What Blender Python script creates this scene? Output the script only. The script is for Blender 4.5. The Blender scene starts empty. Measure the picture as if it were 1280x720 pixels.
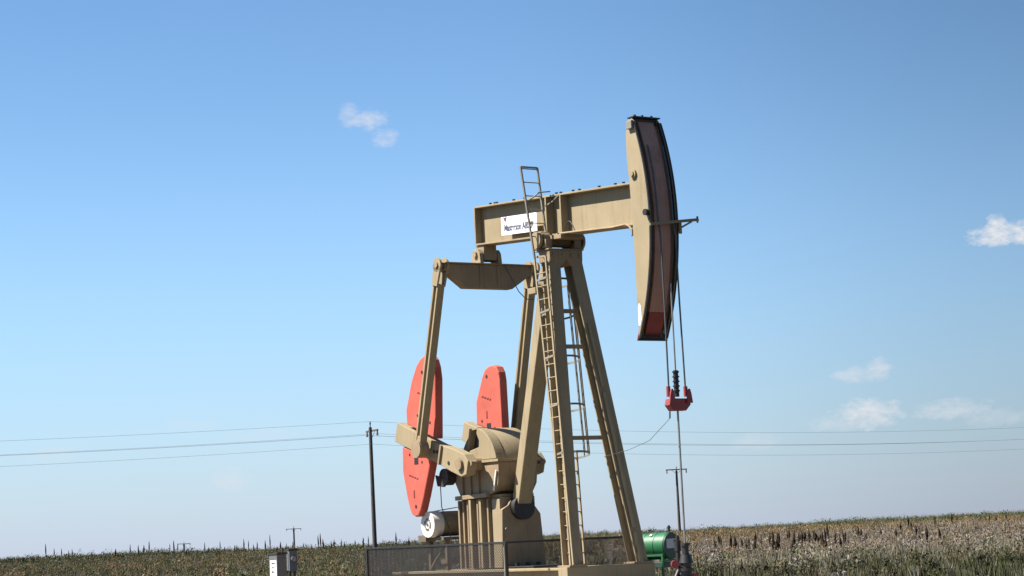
import bpy, bmesh, math, random
import numpy as np
from mathutils import Vector, Matrix
random.seed(7); rng = np.random.default_rng(7)
R = math.radians
scene = bpy.context.scene
COL = scene.collection

# ------------------------------------------------------------------ camera
EYE = 1.65
PITCH, ROLL = R(6.46), R(2.7)
cam_data = bpy.data.cameras.new('camera')
cam = bpy.data.objects.new('camera', cam_data); COL.objects.link(cam)
cp, sp, cr, sr = math.cos(PITCH), math.sin(PITCH), math.cos(ROLL), math.sin(ROLL)
fw = Vector((0, cp, sp)); rt0 = Vector((1, 0, 0)); up0 = Vector((0, -sp, cp))
rt = rt0*cr - up0*sr; up = rt0*sr + up0*cr
m = Matrix((( rt.x, up.x, -fw.x, 0), (rt.y, up.y, -fw.y, 0), (rt.z, up.z, -fw.z, EYE), (0, 0, 0, 1)))
cam.matrix_world = m
cam_data.sensor_width = 36; cam_data.lens = 36*2750/1280
cam_data.clip_start = 0.5; cam_data.clip_end = 20000
scene.camera = cam

# ------------------------------------------------------------------ sky, sun, exposure
SUN_EL = R(52); sx, sy = -0.97, -0.08
n_ = math.hypot(sx, sy); sdir = Vector((sx/n_*math.cos(SUN_EL), sy/n_*math.cos(SUN_EL), math.sin(SUN_EL)))
world = bpy.data.worlds.new('World'); scene.world = world; world.use_nodes = True
nt = world.node_tree; nt.nodes.clear()
def N(t, kind, **kw):
    n = t.nodes.new(kind)
    for k, v in kw.items(): setattr(n, k, v)
    return n
def mth(t, op, a, b=None, clamp=False):
    n = t.nodes.new('ShaderNodeMath'); n.operation = op; n.use_clamp = clamp
    for i, v in enumerate((a, b)):
        if v is None: continue
        if isinstance(v, (int, float)): n.inputs[i].default_value = v
        else: t.links.new(v, n.inputs[i])
    return n.outputs[0]
sky = N(nt, 'ShaderNodeTexSky', sky_type='NISHITA', sun_disc=False)
sky.sun_elevation = SUN_EL; sky.sun_rotation = math.atan2(sx, sy)
sky.altitude = 1000; sky.air_density = 1.0; sky.dust_density = 0.6; sky.ozone_density = 2.2
bg = N(nt, 'ShaderNodeBackground'); bg.inputs['Strength'].default_value = 0.05
wout = N(nt, 'ShaderNodeOutputWorld')
geo = N(nt, 'ShaderNodeTexCoord'); sep = N(nt, 'ShaderNodeSeparateXYZ')
nt.links.new(geo.outputs['Generated'], sep.inputs[0])
X_, Y_, Z_ = sep.outputs
az = mth(nt, 'MULTIPLY', mth(nt, 'ARCTAN2', X_, Y_), 57.2958)
el = mth(nt, 'MULTIPLY', mth(nt, 'ARCSINE', Z_), 57.2958)
comb = N(nt, 'ShaderNodeCombineXYZ'); nt.links.new(az, comb.inputs[0]); nt.links.new(mth(nt, 'MULTIPLY', el, 1.7), comb.inputs[1])
noi = N(nt, 'ShaderNodeTexNoise'); noi.inputs['Scale'].default_value = 2.6; noi.inputs['Detail'].default_value = 7; noi.inputs['Roughness'].default_value = .68
nt.links.new(comb.outputs[0], noi.inputs['Vector'])
nz = mth(nt, 'SUBTRACT', noi.outputs['Fac'], 0.5)
# small fair-weather clouds: azimuth, elevation, half width, half height (degrees), density
CL = [(-4.08,11.1,.26,.30,.42),(-3.62,11.0,.50,.24,.62),(-3.17,10.5,.34,.20,.5),(12.75,7.10,.80,.28,1.15),(13.6,7.12,.6,.28,1.0),(12.6,7.32,.26,.24,1.0),
      (9.36,3.84,.34,.24,.65),(8.85,3.74,.62,.18,.55),(9.05,2.72,.75,.34,.85),(8.3,2.52,.7,.2,.4),(11.2,2.72,.9,.24,.5),(12.3,2.45,.9,.2,.28),
      (6.12,2.16,.6,.22,.3),(-7.46,1.8,.45,.26,.42),(-11.9,2.64,.6,.2,.25),(-8.5,3.25,.7,.18,.2),(-6.5,2.95,1.0,.18,.2),(2.1,3.3,.8,.2,.15)]
tot = None
for a0, e0, w, h, d in CL:
    u = mth(nt, 'DIVIDE', mth(nt, 'SUBTRACT', az, a0), w*1.25); v = mth(nt, 'DIVIDE', mth(nt, 'SUBTRACT', el, e0), h*1.25)
    r2 = mth(nt, 'ADD', mth(nt, 'MULTIPLY', u, u), mth(nt, 'MULTIPLY', v, v))
    k = mth(nt, 'ADD', mth(nt, 'SUBTRACT', 1.0, r2), mth(nt, 'MULTIPLY', nz, 3.4))
    k = mth(nt, 'MULTIPLY', mth(nt, 'MULTIPLY', k, .75, True), d)
    k = mth(nt, 'MULTIPLY', k, mth(nt, 'LESS_THAN', r2, 6.0))
    tot = k if tot is None else mth(nt, 'MAXIMUM', tot, k)
mix = N(nt, 'ShaderNodeMix', data_type='RGBA')
hz = N(nt, 'ShaderNodeMix', data_type='RGBA'); hz.inputs['B'].default_value = (4.22, 4.58, 5.95, 1)
nt.links.new(mth(nt, 'MULTIPLY', mth(nt, 'EXPONENT', mth(nt, 'MULTIPLY', mth(nt, 'MAXIMUM', el, 0.0), -.22)), .8), hz.inputs['Factor'])
tn = N(nt, 'ShaderNodeVectorMath', operation='MULTIPLY'); tn.inputs[1].default_value = (.77, 1.02, 1.17)
nt.links.new(sky.outputs[0], tn.inputs[0]); nt.links.new(tn.outputs[0], hz.inputs['A'])
away = N(nt, 'ShaderNodeMapRange', interpolation_type='SMOOTHSTEP'); away.inputs['From Min'].default_value = -2; away.inputs['From Max'].default_value = 16; away.inputs['To Min'].default_value = 1; away.inputs['To Max'].default_value = .68
nt.links.new(az, away.inputs['Value'])
eg = mth(nt, 'MULTIPLY', mth(nt, 'SUBTRACT', el, 7.0), .22); eg = mth(nt, 'ADD', mth(nt, 'MULTIPLY', mth(nt, 'EXPONENT', mth(nt, 'MULTIPLY', mth(nt, 'MULTIPLY', eg, eg), -1.0)), .12), .985)
aw = N(nt, 'ShaderNodeVectorMath', operation='SCALE'); nt.links.new(hz.outputs['Result'], aw.inputs[0]); nt.links.new(mth(nt, 'MULTIPLY', away.outputs[0], eg), aw.inputs['Scale'])
nt.links.new(tot, mix.inputs['Factor']); nt.links.new(aw.outputs[0], mix.inputs['A']); mix.inputs['B'].default_value = (5.6, 5.7, 6.0, 1)
nt.links.new(mix.outputs['Result'], bg.inputs['Color']); nt.links.new(bg.outputs[0], wout.inputs[0])
sun_d = bpy.data.lights.new('sun', 'SUN'); sun_d.energy = 5.0; sun_d.angle = R(.53); sun_d.color = (1, .955, .88)
sun = bpy.data.objects.new('sun', sun_d); COL.objects.link(sun)
sun.rotation_euler = sdir.to_track_quat('Z', 'Y').to_euler()
vs = scene.view_settings
vs.view_transform = 'Standard'; vs.look = 'None'; vs.exposure = 1.45; vs.gamma = 1; vs.use_curve_mapping = False

# ------------------------------------------------------------------ materials
def material(name, color, rough=.5, metal=0, var=.12, var_scale=3, dirt=None, dirt_amt=.3, dirt_scale=1.5, bump=0, bump_scale=40, streak=False, spec=.5, grime2=None):
    mt = bpy.data.materials.new(name); mt.use_nodes = True
    t = mt.node_tree; b = t.nodes['Principled BSDF']
    tc = N(t, 'ShaderNodeTexCoord')
    n1 = N(t, 'ShaderNodeTexNoise'); n1.inputs['Scale'].default_value = var_scale; n1.inputs['Detail'].default_value = 6
    t.links.new(tc.outputs['Object'], n1.inputs['Vector'])
    rp = N(t, 'ShaderNodeMapRange'); rp.inputs['From Min'].default_value = .3; rp.inputs['From Max'].default_value = .7
    rp.inputs['To Min'].default_value = 1-var; rp.inputs['To Max'].default_value = 1+var
    t.links.new(n1.outputs['Fac'], rp.inputs['Value'])
    mx = N(t, 'ShaderNodeVectorMath', operation='SCALE'); mx.inputs[0].default_value = color[:3]
    t.links.new(rp.outputs[0], mx.inputs['Scale'])
    cur = mx.outputs[0]
    if dirt:
        n2 = N(t, 'ShaderNodeTexNoise'); n2.inputs['Scale'].default_value = dirt_scale; n2.inputs['Detail'].default_value = 8; n2.inputs['Roughness'].default_value = .7
        if streak:
            mp = N(t, 'ShaderNodeMapping'); mp.inputs['Scale'].default_value = (9, 9, .7)
            t.links.new(tc.outputs['Object'], mp.inputs[0]); t.links.new(mp.outputs[0], n2.inputs['Vector'])
        else: t.links.new(tc.outputs['Object'], n2.inputs['Vector'])
        r2 = N(t, 'ShaderNodeMapRange'); r2.inputs['From Min'].default_value = .52; r2.inputs['From Max'].default_value = .72
        r2.inputs['To Max'].default_value = dirt_amt; t.links.new(n2.outputs['Fac'], r2.inputs['Value'])
        mm = N(t, 'ShaderNodeMix', data_type='RGBA'); t.links.new(r2.outputs[0], mm.inputs['Factor']); t.links.new(cur, mm.inputs['A']); mm.inputs['B'].default_value = (*dirt, 1)
        cur = mm.outputs['Result']
    t.links.new(cur, b.inputs['Base Color'])
    b.inputs['Roughness'].default_value = rough; b.inputs['Metallic'].default_value = metal
    b.inputs['Specular IOR Level'].default_value = spec
    if bump:
        n3 = N(t, 'ShaderNodeTexNoise'); n3.inputs['Scale'].default_value = bump_scale; n3.inputs['Detail'].default_value = 5
        t.links.new(tc.outputs['Object'], n3.inputs['Vector'])
        bp = N(t, 'ShaderNodeBump'); bp.inputs['Strength'].default_value = bump; bp.inputs['Distance'].default_value = .02
        t.links.new(n3.outputs['Fac'], bp.inputs['Height']); t.links.new(bp.outputs[0], b.inputs['Normal'])
    return mt
RUST = (.16, .065, .03)
M = {}
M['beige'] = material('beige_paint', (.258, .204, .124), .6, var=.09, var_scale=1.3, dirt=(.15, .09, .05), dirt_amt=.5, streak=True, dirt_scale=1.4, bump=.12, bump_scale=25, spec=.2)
M['beige_oil_shade'] = material('oily_shaded_beige_paint', (.236, .174, .108), .62, var=.12, var_scale=2.2, dirt=(.13, .07, .035), dirt_amt=.55, streak=True, dirt_scale=1.8, bump=.15, bump_scale=20, spec=.2)  # oily beige, darkened further to carry shade on front and pedestal faces
M['orange'] = material('faded_orange_paint', (.40, .083, .056), .65, var=.12, var_scale=2, dirt=(.22, .07, .05), dirt_amt=.55, dirt_scale=2.4, streak=True, bump=.1, spec=.3)
M['dark_red'] = material('dark_red_paint', (.22, .035, .03), .55, var=.15, dirt=(.10, .03, .025), dirt_amt=.4)
M['head_face'] = material('streaked_face_brown', (.36, .185, .13), .6, var=.15, var_scale=2, dirt=(.12, .06, .045), dirt_amt=.6, streak=True, dirt_scale=1.5)  # brown for the head's face, with darker streaks
M['carrier_red'] = material('carrier_red_paint', (.23, .034, .034), .45, var=.12, dirt=(.1, .03, .03), dirt_amt=.5, dirt_scale=6)
M['black'] = material('black_grease', (.014, .012, .012), .5, var=.2, dirt=(.05, .035, .025), dirt_amt=.5, dirt_scale=5)
M['dark_steel'] = material('dark_steel', (.04, .036, .034), .5, metal=.3, var=.2, dirt=RUST, dirt_amt=.4, dirt_scale=6)
M['steel'] = material('weathered_steel', (.26, .25, .235), .45, metal=.6, var=.15, dirt=RUST, dirt_amt=.3, dirt_scale=5)
M['wire'] = material('weathered_aluminium_wire', (.22, .22, .23), .6)
M['stand'] = material('rusty_brown_frame', (.12, .085, .055), .7, var=.2, dirt=RUST, dirt_amt=.5)
M['cable'] = material('steel_cable', (.09, .09, .09), .5, metal=.5)
M['galv'] = material('grey_ladder_paint', (.20, .18, .145), .5, metal=.1, var=.12, dirt=(.14, .09, .06), dirt_amt=.4, dirt_scale=4)
M['motor_white'] = material('white_motor_paint', (.60, .56, .49), .45, var=.06, dirt=(.4, .32, .24), dirt_amt=.3)
M['sign_white'] = material('white_sign_enamel', (.84, .82, .84), .35, var=.03, dirt=(.6, .56, .52), dirt_amt=.2, dirt_scale=3)
M['ink'] = material('sign_ink', (.07, .07, .10), .6)
M['ink_red'] = material('dark_maroon_ink', (.12, .05, .08), .6)
M['green'] = material('green_drum_enamel', (.012, .098, .036), .48, var=.1, var_scale=4, dirt=(.02, .10, .04), dirt_amt=.4, spec=.5)
M['green_shaded'] = material('shaded_drum_green', (.02, .045, .035), .5, var=.15, dirt=(.03, .03, .03), dirt_amt=.4)  # shade of the drum's end face put into a darker green
M['label_grey'] = material('grey_drum_label', (.42, .42, .45), .6, var=.08)
M['wood'] = material('creosoted_pole_wood', (.055, .045, .038), .85, var=.25, var_scale=5, dirt=(.10, .085, .07), dirt_amt=.5, streak=True)
M['porcelain'] = material('insulator_porcelain', (.20, .16, .14), .3)
M['cab_grey'] = material('grey_cabinet_paint', (.10, .10, .105), .5, var=.07, dirt=(.2, .17, .14), dirt_amt=.35)
M['paper'] = material('white_placard', (.82, .83, .84), .5, var=.03)
M['concrete'] = material('concrete', (.36, .34, .31), .85, var=.12, var_scale=2, dirt=(.15, .12, .09), dirt_amt=.5, bump=.3)
M['gravel'] = material('caliche_gravel', (.20, .165, .12), .95, var=.2, var_scale=6, dirt=(.2, .16, .11), dirt_amt=.5, bump=.6, bump_scale=30)
M['fence_black'] = material('black_fence_paint', (.012, .011, .012), .45, var=.15, dirt=(.08, .06, .05), dirt_amt=.3, dirt_scale=8)
M['mesh_grey'] = material('expanded_mesh_steel', (.028, .026, .027), .6, metal=.2, var=.15)

def tint_material(name, rough=.9, trans=.0):
    mt = bpy.data.materials.new(name); mt.use_nodes = True
    t = mt.node_tree; b = t.nodes['Principled BSDF']
    at = N(t, 'ShaderNodeAttribute', attribute_name='tint')
    tc = N(t, 'ShaderNodeTexCoord'); n1 = N(t, 'ShaderNodeTexNoise'); n1.inputs['Scale'].default_value = 1.5
    t.links.new(tc.outputs['Object'], n1.inputs['Vector'])
    mr = N(t, 'ShaderNodeMapRange'); mr.inputs['To Min'].default_value = .8; mr.inputs['To Max'].default_value = 1.2; t.links.new(n1.outputs['Fac'], mr.inputs['Value'])
    sc = N(t, 'ShaderNodeVectorMath', operation='SCALE'); t.links.new(at.outputs['Color'], sc.inputs[0]); t.links.new(mr.outputs[0], sc.inputs['Scale'])
    t.links.new(sc.outputs[0], b.inputs['Base Color'])
    b.inputs['Roughness'].default_value = rough; b.inputs['Specular IOR Level'].default_value = .1
    return mt
M['grass'] = tint_material('dry_grass')
M['stalk'] = material('dark_dry_weed', (.030, .021, .016), .95, var=.35, var_scale=2, spec=.1)
def ground_material():
    mt = bpy.data.materials.new('prairie_soil'); mt.use_nodes = True
    t = mt.node_tree; b = t.nodes['Principled BSDF']; tc = N(t, 'ShaderNodeTexCoord')
    a = N(t, 'ShaderNodeTexNoise'); a.inputs['Scale'].default_value = .06; a.inputs['Detail'].default_value = 8
    c = N(t, 'ShaderNodeTexNoise'); c.inputs['Scale'].default_value = 1.6; c.inputs['Detail'].default_value = 8
    t.links.new(tc.outputs['Object'], a.inputs['Vector']); t.links.new(tc.outputs['Object'], c.inputs['Vector'])
    r = N(t, 'ShaderNodeValToRGB'); r.color_ramp.elements[0].color = (.026, .030, .014, 1); r.color_ramp.elements[1].color = (.060, .048, .032, 1)
    r.color_ramp.elements[0].position = .38; r.color_ramp.elements[1].position = .62
    mx = mth(t, 'ADD', mth(t, 'MULTIPLY', a.outputs['Fac'], .6), mth(t, 'MULTIPLY', c.outputs['Fac'], .4))
    t.links.new(mx, r.inputs[0]); t.links.new(r.outputs[0], b.inputs['Base Color']); b.inputs['Roughness'].default_value = 1; b.inputs['Specular IOR Level'].default_value = .05
    return mt
M['ground'] = ground_material()

# ------------------------------------------------------------------ mesh helpers
class MB:
    def __init__(s): s.v = []; s.f = []; s.sm = []
    def add(s, vs, fs, smooth=False):
        o = len(s.v); s.v += [tuple(v) for v in vs]; s.f += [tuple(i+o for i in f) for f in fs]; s.sm += [smooth]*len(fs); return s
    def box(s, x0, x1, y0, y1, z0, z1):
        return s.hexa([(x0,y0,z0),(x1,y0,z0),(x1,y1,z0),(x0,y1,z0),(x0,y0,z1),(x1,y0,z1),(x1,y1,z1),(x0,y1,z1)])
    def hexa(s, v): return s.add(v, [(0,3,2,1),(4,5,6,7),(0,1,5,4),(1,2,6,5),(2,3,7,6),(3,0,4,7)])
    def beam(s, a, b, w, h, ref=(0,1,0), w2=None, h2=None):
        """square bar a->b, w along ref, h across"""
        a, b = Vector(a), Vector(b); d = (b-a).normalized(); r = Vector(ref); r = (r-d*r.dot(d)).normalized(); q = d.cross(r)
        w2 = w if w2 is None else w2; h2 = h if h2 is None else h2
        vs = []
        for p, ww, hh in ((a, w, h), (b, w2, h2)):
            for i, j in ((-1,-1),(1,-1),(1,1),(-1,1)): vs.append(p + r*(i*ww/2) + q*(j*hh/2))
        return s.hexa(vs)
    def cyl(s, a, b, r, r2=None, n=20, caps=True):
        a, b = Vector(a), Vector(b); d = (b-a).normalized(); r2 = r if r2 is None else r2
        t = Vector((0,0,1)) if abs(d.z) < .9 else Vector((1,0,0)); u = d.cross(t).normalized(); w = d.cross(u)
        vs = [a+(u*math.cos(2*math.pi*i/n)+w*math.sin(2*math.pi*i/n))*r for i in range(n)] + [b+(u*math.cos(2*math.pi*i/n)+w*math.sin(2*math.pi*i/n))*r2 for i in range(n)]
        s.add(vs, [(i, i+n, (i+1)%n+n, (i+1)%n) for i in range(n)], True)
        if caps: s.add(vs, [tuple(range(n)), tuple(range(2*n-1, n-1, -1))])
        return s
    def tube(s, pts, r, n=8):
        pts = [Vector(p) for p in pts]
        for a, b in zip(pts[:-1], pts[1:]): s.cyl(a, b, r, n=n)
        return s
    def prism(s, poly, d0, d1, axis='y'):
        """polygon (u,v) extruded between d0 and d1 along an axis"""
        def P(u, v, d): return (u, d, v) if axis == 'y' else ((d, u, v) if axis == 'x' else (u, v, d))
        n = len(poly); vs = [P(u, v, d0) for u, v in poly] + [P(u, v, d1) for u, v in poly]
        return s.add(vs, [tuple(range(n)), tuple(range(2*n-1, n-1, -1))] + [(i, i+n, (i+1)%n+n, (i+1)%n) for i in range(n)])
    def build(s, name, mt, parent=None, bevel=0.0):
        me = bpy.data.meshes.new(name); me.from_pydata(s.v, [], s.f)
        me.polygons.foreach_set('use_smooth', s.sm)
        bm = bmesh.new(); bm.from_mesh(me); bmesh.ops.recalc_face_normals(bm, faces=bm.faces)
        bm.to_mesh(me); bm.free()
        me.materials.append(mt); o = bpy.data.objects.new(name, me); COL.objects.link(o); o.parent = parent
        if bevel:
            b = o.modifiers.new('bevel', 'BEVEL'); b.width = bevel; b.segments = 2; b.limit_method = 'ANGLE'; b.angle_limit = R(40)
        return o
def tag(o, label=None, cat=None, group=None, kind=None):
    for k, v in (('label', label), ('category', cat), ('group', group), ('kind', kind)):
        if v: o[k] = v
    return o
def empty(name, loc, rz=0, **kw):
    o = bpy.data.objects.new(name, None); COL.objects.link(o); o.location = loc; o.rotation_euler = (0, 0, rz); o.empty_display_size = .2
    return tag(o, **kw)
def copy_tree(o, parent=None):
    c = o.copy(); COL.objects.link(c); c.parent = parent
    for ch in list(o.children): copy_tree(ch, c)
    return c
def sag(a, b, s, n=24):
    a, b = Vector(a), Vector(b); return [a.lerp(b, i/n) - Vector((0, 0, 4*s*(i/n)*(1-i/n))) for i in range(n+1)]

# ------------------------------------------------------------------ terrain
def ss(a, b, x): t = np.clip((x-a)/(b-a), 0, 1); return t*t*(3-2*t)
def height(x, y):
    x = np.asarray(x, float); y = np.asarray(y, float)
    n = .16*np.sin(x*.045+1.3)*np.sin(y*.031+.4) + .09*np.sin(x*.13+y*.05) + .05*np.sin(x*.31-y*.22+2)
    side = ss(10, 80, x)*.40 + ss(15, 70, -x)*.45
    r = ss(80, 285, y)*(0.98+side) + n*ss(60, 130, y)
    r = r - ss(315, 440, y)*6.5
    return r
def grid_axis(vals):
    out = []
    for a, b, st in vals: out += list(np.arange(a, b, st))
    return np.array(out + [vals[-1][1]])
gx = grid_axis([(-8000, -1000, 1000), (-1000, -200, 80), (-200, 200, 5), (200, 1000, 80), (1000, 8000, 1000)])
gy = grid_axis([(-2000, -200, 300), (-200, 20, 20), (20, 480, 5), (480, 1200, 60), (1200, 9000, 1300)])
GX, GY = np.meshgrid(gx, gy); GZ = height(GX, GY)
nx, ny = len(gx), len(gy)
vs_ = np.stack([GX.ravel(), GY.ravel(), GZ.ravel()], 1)
fs_ = [(j*nx+i, j*nx+i+1, (j+1)*nx+i+1, (j+1)*nx+i) for j in range(ny-1) for i in range(nx-1)]
g = MB(); g.v = [tuple(v) for v in vs_]; g.f = fs_; g.sm = [True]*len(fs_)
tag(g.build('ground', M['ground']), kind='structure')

# gravel pad under the machine
OX, OY = 1.02, 50.0
TH = R(-56)
pad = MB(); pts = []
for i in range(40):
    a = 2*math.pi*i/40; rr = 9.5 + .5*math.sin(3*a) + .35*math.sin(7*a+1)
    pts.append((OX + rr*math.cos(a)*1.1, OY + rr*math.sin(a)))
pad.prism(pts, -.3, .035, 'z')
tag(pad.build('gravel_pad', M['gravel']), kind='structure')

# ------------------------------------------------------------------ grass and brush
def vnoise(x, y, s, seed):
    r = np.random.default_rng(seed); T = r.random((64, 64)); fx, fy = x/s+100, y/s+100
    ix, iy = np.floor(fx).astype(int), np.floor(fy).astype(int); u, v = fx-ix, fy-iy; u = u*u*(3-2*u); v = v*v*(3-2*v)
    g_ = lambda a, b: T[a % 64, b % 64]
    return (g_(ix,iy)*(1-u)+g_(ix+1,iy)*u)*(1-v) + (g_(ix,iy+1)*(1-u)+g_(ix+1,iy+1)*u)*v
def tints(x, y, n):
    """colour of the plant growing at x, y: patches of green, tan and greyish brush"""
    w = y + 40*(vnoise(x, y, 35, 1)-.5) + 18*(vnoise(x, y, 9, 2)-.5) + rng.normal(0, 8, n)
    right = ss(-5, 12, x)
    green = np.array([.095, .105, .042]); lgreen = np.array([.135, .14, .070]); tan = np.array([.235, .165, .09]); pink = np.array([.25, .20, .155]); olive = np.array([.10, .095, .055]); grey = np.array([.27, .25, .21])
    c = np.zeros((n, 3))
    zr = np.where((w < 92)[:, None], np.where((vnoise(x, y, 5, 12) < .5)[:, None], green*.42, np.array([.085, .075, .042])), np.where((w < 125)[:, None], np.array([.185, .165, .115]), np.where((w < 185)[:, None], pink, np.where((w < 250)[:, None], tan, lgreen))))
    q = vnoise(x, y, 14, 3)
    zl = np.where((q < .4)[:, None], olive, np.where((q < .62)[:, None], lgreen*.75, np.where((q < .8)[:, None], tan*.75, green)))
    c = zr*right[:, None] + zl*(1-right[:, None])
    k = rng.random(n); near = ss(70, 130, y)
    c = np.where((k < .22*near)[:, None], tan*.8, c); c = np.where((k > .93)[:, None], green*.8, c); c = np.where(((k > .88) & (k < .93))[:, None], grey*.85, c)
    c = np.minimum(c, .25)
    return c*.92*(rng.uniform(.65, 1.3, n))[:, None]
def wedge(n, y0, y1, p=1.0):
    u = rng.random(n); y = (y0**(1+p) + u*(y1**(1+p)-y0**(1+p)))**(1/(1+p))
    x = rng.uniform(-1, 1, n)*(y*.30 + 4); return x, y
def sheet(name, V, F, C, mt):
    me = bpy.data.meshes.new(name); me.vertices.add(len(V)); me.vertices.foreach_set('co', V.astype(np.float32).ravel())
    k = F.shape[1]; me.loops.add(F.size); me.loops.foreach_set('vertex_index', F.astype(np.int32).ravel())
    me.polygons.add(len(F)); me.polygons.foreach_set('loop_start', (np.arange(len(F))*k).astype(np.int32))
    me.update(calc_edges=True); a = me.attributes.new('tint', 'FLOAT_COLOR', 'POINT')
    a.data.foreach_set('color', np.concatenate([C, np.ones((len(C), 1))], 1).astype(np.float32).ravel())
    me.validate(); me.materials.append(mt); o = bpy.data.objects.new(name, me); COL.objects.link(o); return o
def blades(n, y0, y1, per, h0, h1, w0, w1, spread, p=1.0):
    x, y = wedge(n, y0, y1, p)
    keep = ~(((x-OX)/11.5)**2 + ((y-OY)/10.5)**2 < 1); x, y = x[keep], y[keep]; n = len(x)
    z = height(x, y); c = tints(x, y, n); hs = rng.uniform(h0, h1, n)*(.65+.8*vnoise(x, y, 6, 5))
    x, y, z, hs = (np.repeat(a, per) for a in (x, y, z, hs)); c = np.repeat(c, per, 0)*rng.uniform(.8, 1.2, n*per)[:, None]; N_ = n*per
    bx = x + rng.normal(0, spread, N_); by = y + rng.normal(0, spread, N_); a = rng.uniform(0, math.pi, N_)
    h = hs*rng.uniform(.5, 1.1, N_); w = rng.uniform(w0, w1, N_)
    dx, dy = np.cos(a)*w/2, np.sin(a)*w/2; tx, ty = rng.normal(0, .25, N_)*h, rng.normal(0, .25, N_)*h
    V = np.stack([np.stack([bx-dx, by-dy, z-.05], 1), np.stack([bx+dx, by+dy, z-.05], 1), np.stack([bx+tx, by+ty, z+h], 1)], 1).reshape(-1, 3)
    return V, np.arange(len(V)).reshape(-1, 3), np.repeat(c, 3, 0)
V, F, C = blades(100000, 16, 345, 7, .20, .46, .014, .045, .14)
tag(sheet('grass', V, F, C, M['grass']), kind='stuff', label='dry and green prairie grass covering the field')
# low brush: clumps of small leaf faces
def brush(n, y0, y1, per, r0=.22, r1=.55, cm=1.0, leaf=1.0):
    x, y = wedge(n, y0, y1, 1.1)
    keep = ~(((x-OX)/12)**2 + ((y-OY)/11)**2 < 1); x, y = x[keep], y[keep]; n = len(x)
    z = height(x, y); c = tints(x, y, n)*.9*np.array(cm); rr = rng.uniform(r0, r1, n)*(.6+.8*vnoise(x, y, 11, 8)); hh = rr*rng.uniform(.8, 1.5, n)
    x, y, z, rr, hh = (np.repeat(a, per) for a in (x, y, z, rr, hh)); c = np.repeat(c, per, 0)*rng.uniform(.7, 1.35, n*per)[:, None]; N_ = n*per
    d = rng.normal(0, 1, (N_, 3)); d /= np.linalg.norm(d, axis=1)[:, None]; d[:, 2] = np.abs(d[:, 2]); k = rng.uniform(.35, 1.05, N_)
    cx, cy, cz = x+d[:, 0]*rr*k, y+d[:, 1]*rr*k, z+d[:, 2]*hh*k
    s = rng.uniform(.018, .045, N_)*leaf; V = []
    for i in range(3): V.append(np.stack([cx+rng.normal(0, 1, N_)*s, cy+rng.normal(0, 1, N_)*s, cz+rng.normal(0, 1, N_)*s*1.4], 1))
    V = np.stack(V, 1).reshape(-1, 3); return V, np.arange(len(V)).reshape(-1, 3), np.repeat(c, 3, 0)
V, F, C = brush(7500, 30, 335, 110)
tag(sheet('brush', V, F, C, M['grass']), kind='stuff', label='low grey and tan brush scattered through the prairie')

V, F, C = brush(1500, 262, 306, 120, .3, .85, (.62, .78, .62), 1.6)
V2, F2, C2 = blades(9000, 262, 306, 6, .35, .95, .02, .06, .2)
F = np.concatenate([F, F2+len(V)]); V = np.concatenate([V, V2]); C = np.concatenate([C, C2*.8])
tag(sheet('ridge_brush', V, F, C, M['grass']), kind='stuff', label='bushy green and dark fringe of brush along the far ridge')

# dark dried weed stalks, one object each
def stalk_mesh(seed, h, w):
    r = random.Random(seed); mb = MB(); n = 6; rings = []
    prof = [(0, .12), (.18, .16), (.35, .55), (.5, .95), (.65, 1.0), (.8, .7), (.92, .38), (1, .06)]
    lean = r.uniform(-.08, .08)
    for t, k in prof:
        rings.append([((math.cos(2*math.pi*i/n)*w*k*r.uniform(.6, 1.15)/2 + lean*t*h), math.sin(2*math.pi*i/n)*w*k*r.uniform(.6, 1.15)/2, t*h-.05*(t == 0)) for i in range(n)])
    vs = [v for rg in rings for v in rg]
    mb.add(vs, [(a*n+i, a*n+(i+1)%n, (a+1)*n+(i+1)%n, (a+1)*n+i) for a in range(len(prof)-1) for i in range(n)])
    for q in range(26):
        t = r.uniform(.15, .97); a = r.uniform(0, 6.28); L = r.uniform(.06, .16)*(1.25-t); c0 = Vector((lean*t*h, 0, t*h)); d = Vector((math.cos(a), math.sin(a), r.uniform(.4, 1.4))).normalized()
        s_ = d.cross(Vector((0, 0, 1))).normalized()*.018
        mb.add([c0-s_, c0+s_, c0+d*(L+w*.45)], [(0, 1, 2)])
    return mb
protos = []
for i, (h, w) in enumerate(((1.35, .20), (1.05, .22), (1.7, .16), (.85, .26), (1.25, .13))):
    protos.append(stalk_mesh(i+3, h, w).build('weed_stalk', M['stalk']))
used = [False]*len(protos)
def stalk(px, Y, k, label, group, s=1.0):
    X = (px-640)/2750*Y
    o = protos[k] if not used[k] else protos[k].copy()
    if used[k]: COL.objects.link(o)
    used[k] = True
    o.location = (X, Y, float(height(X, Y))-.03); o.rotation_euler = (0, 0, random.uniform(0, 6)); o.scale = (s*random.uniform(.85, 1.2), s, s*random.uniform(.8, 1.15))
    tag(o, label, 'weed', group)
LL = 'dark dried weed stalk on the skyline left of the pumpjack'; GL = 'weed stalks along the left skyline'
for px in [18,30,46,58,74,80,90,118,132,150,160,168,179,186,192,200,206,209,222,243,262,268,280,285,297,303,310,318,326,338,346,376,384,392,400,404,412,423,431,441,447,452,474,482,497,505,518,540,  36,66,104,140,174,216,230,250,292,332,354,366,388,418,436,460]:
    stalk(px+random.uniform(-1.5, 1.5), random.uniform(255, 300), random.choice((0, 1, 2, 4, 2)), LL, GL, random.uniform(.8, 1.25))
LR = 'dark dried weed stalk in the dense band right of the wellhead'; GR = 'dense band of weed stalks on the right slope'
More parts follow.
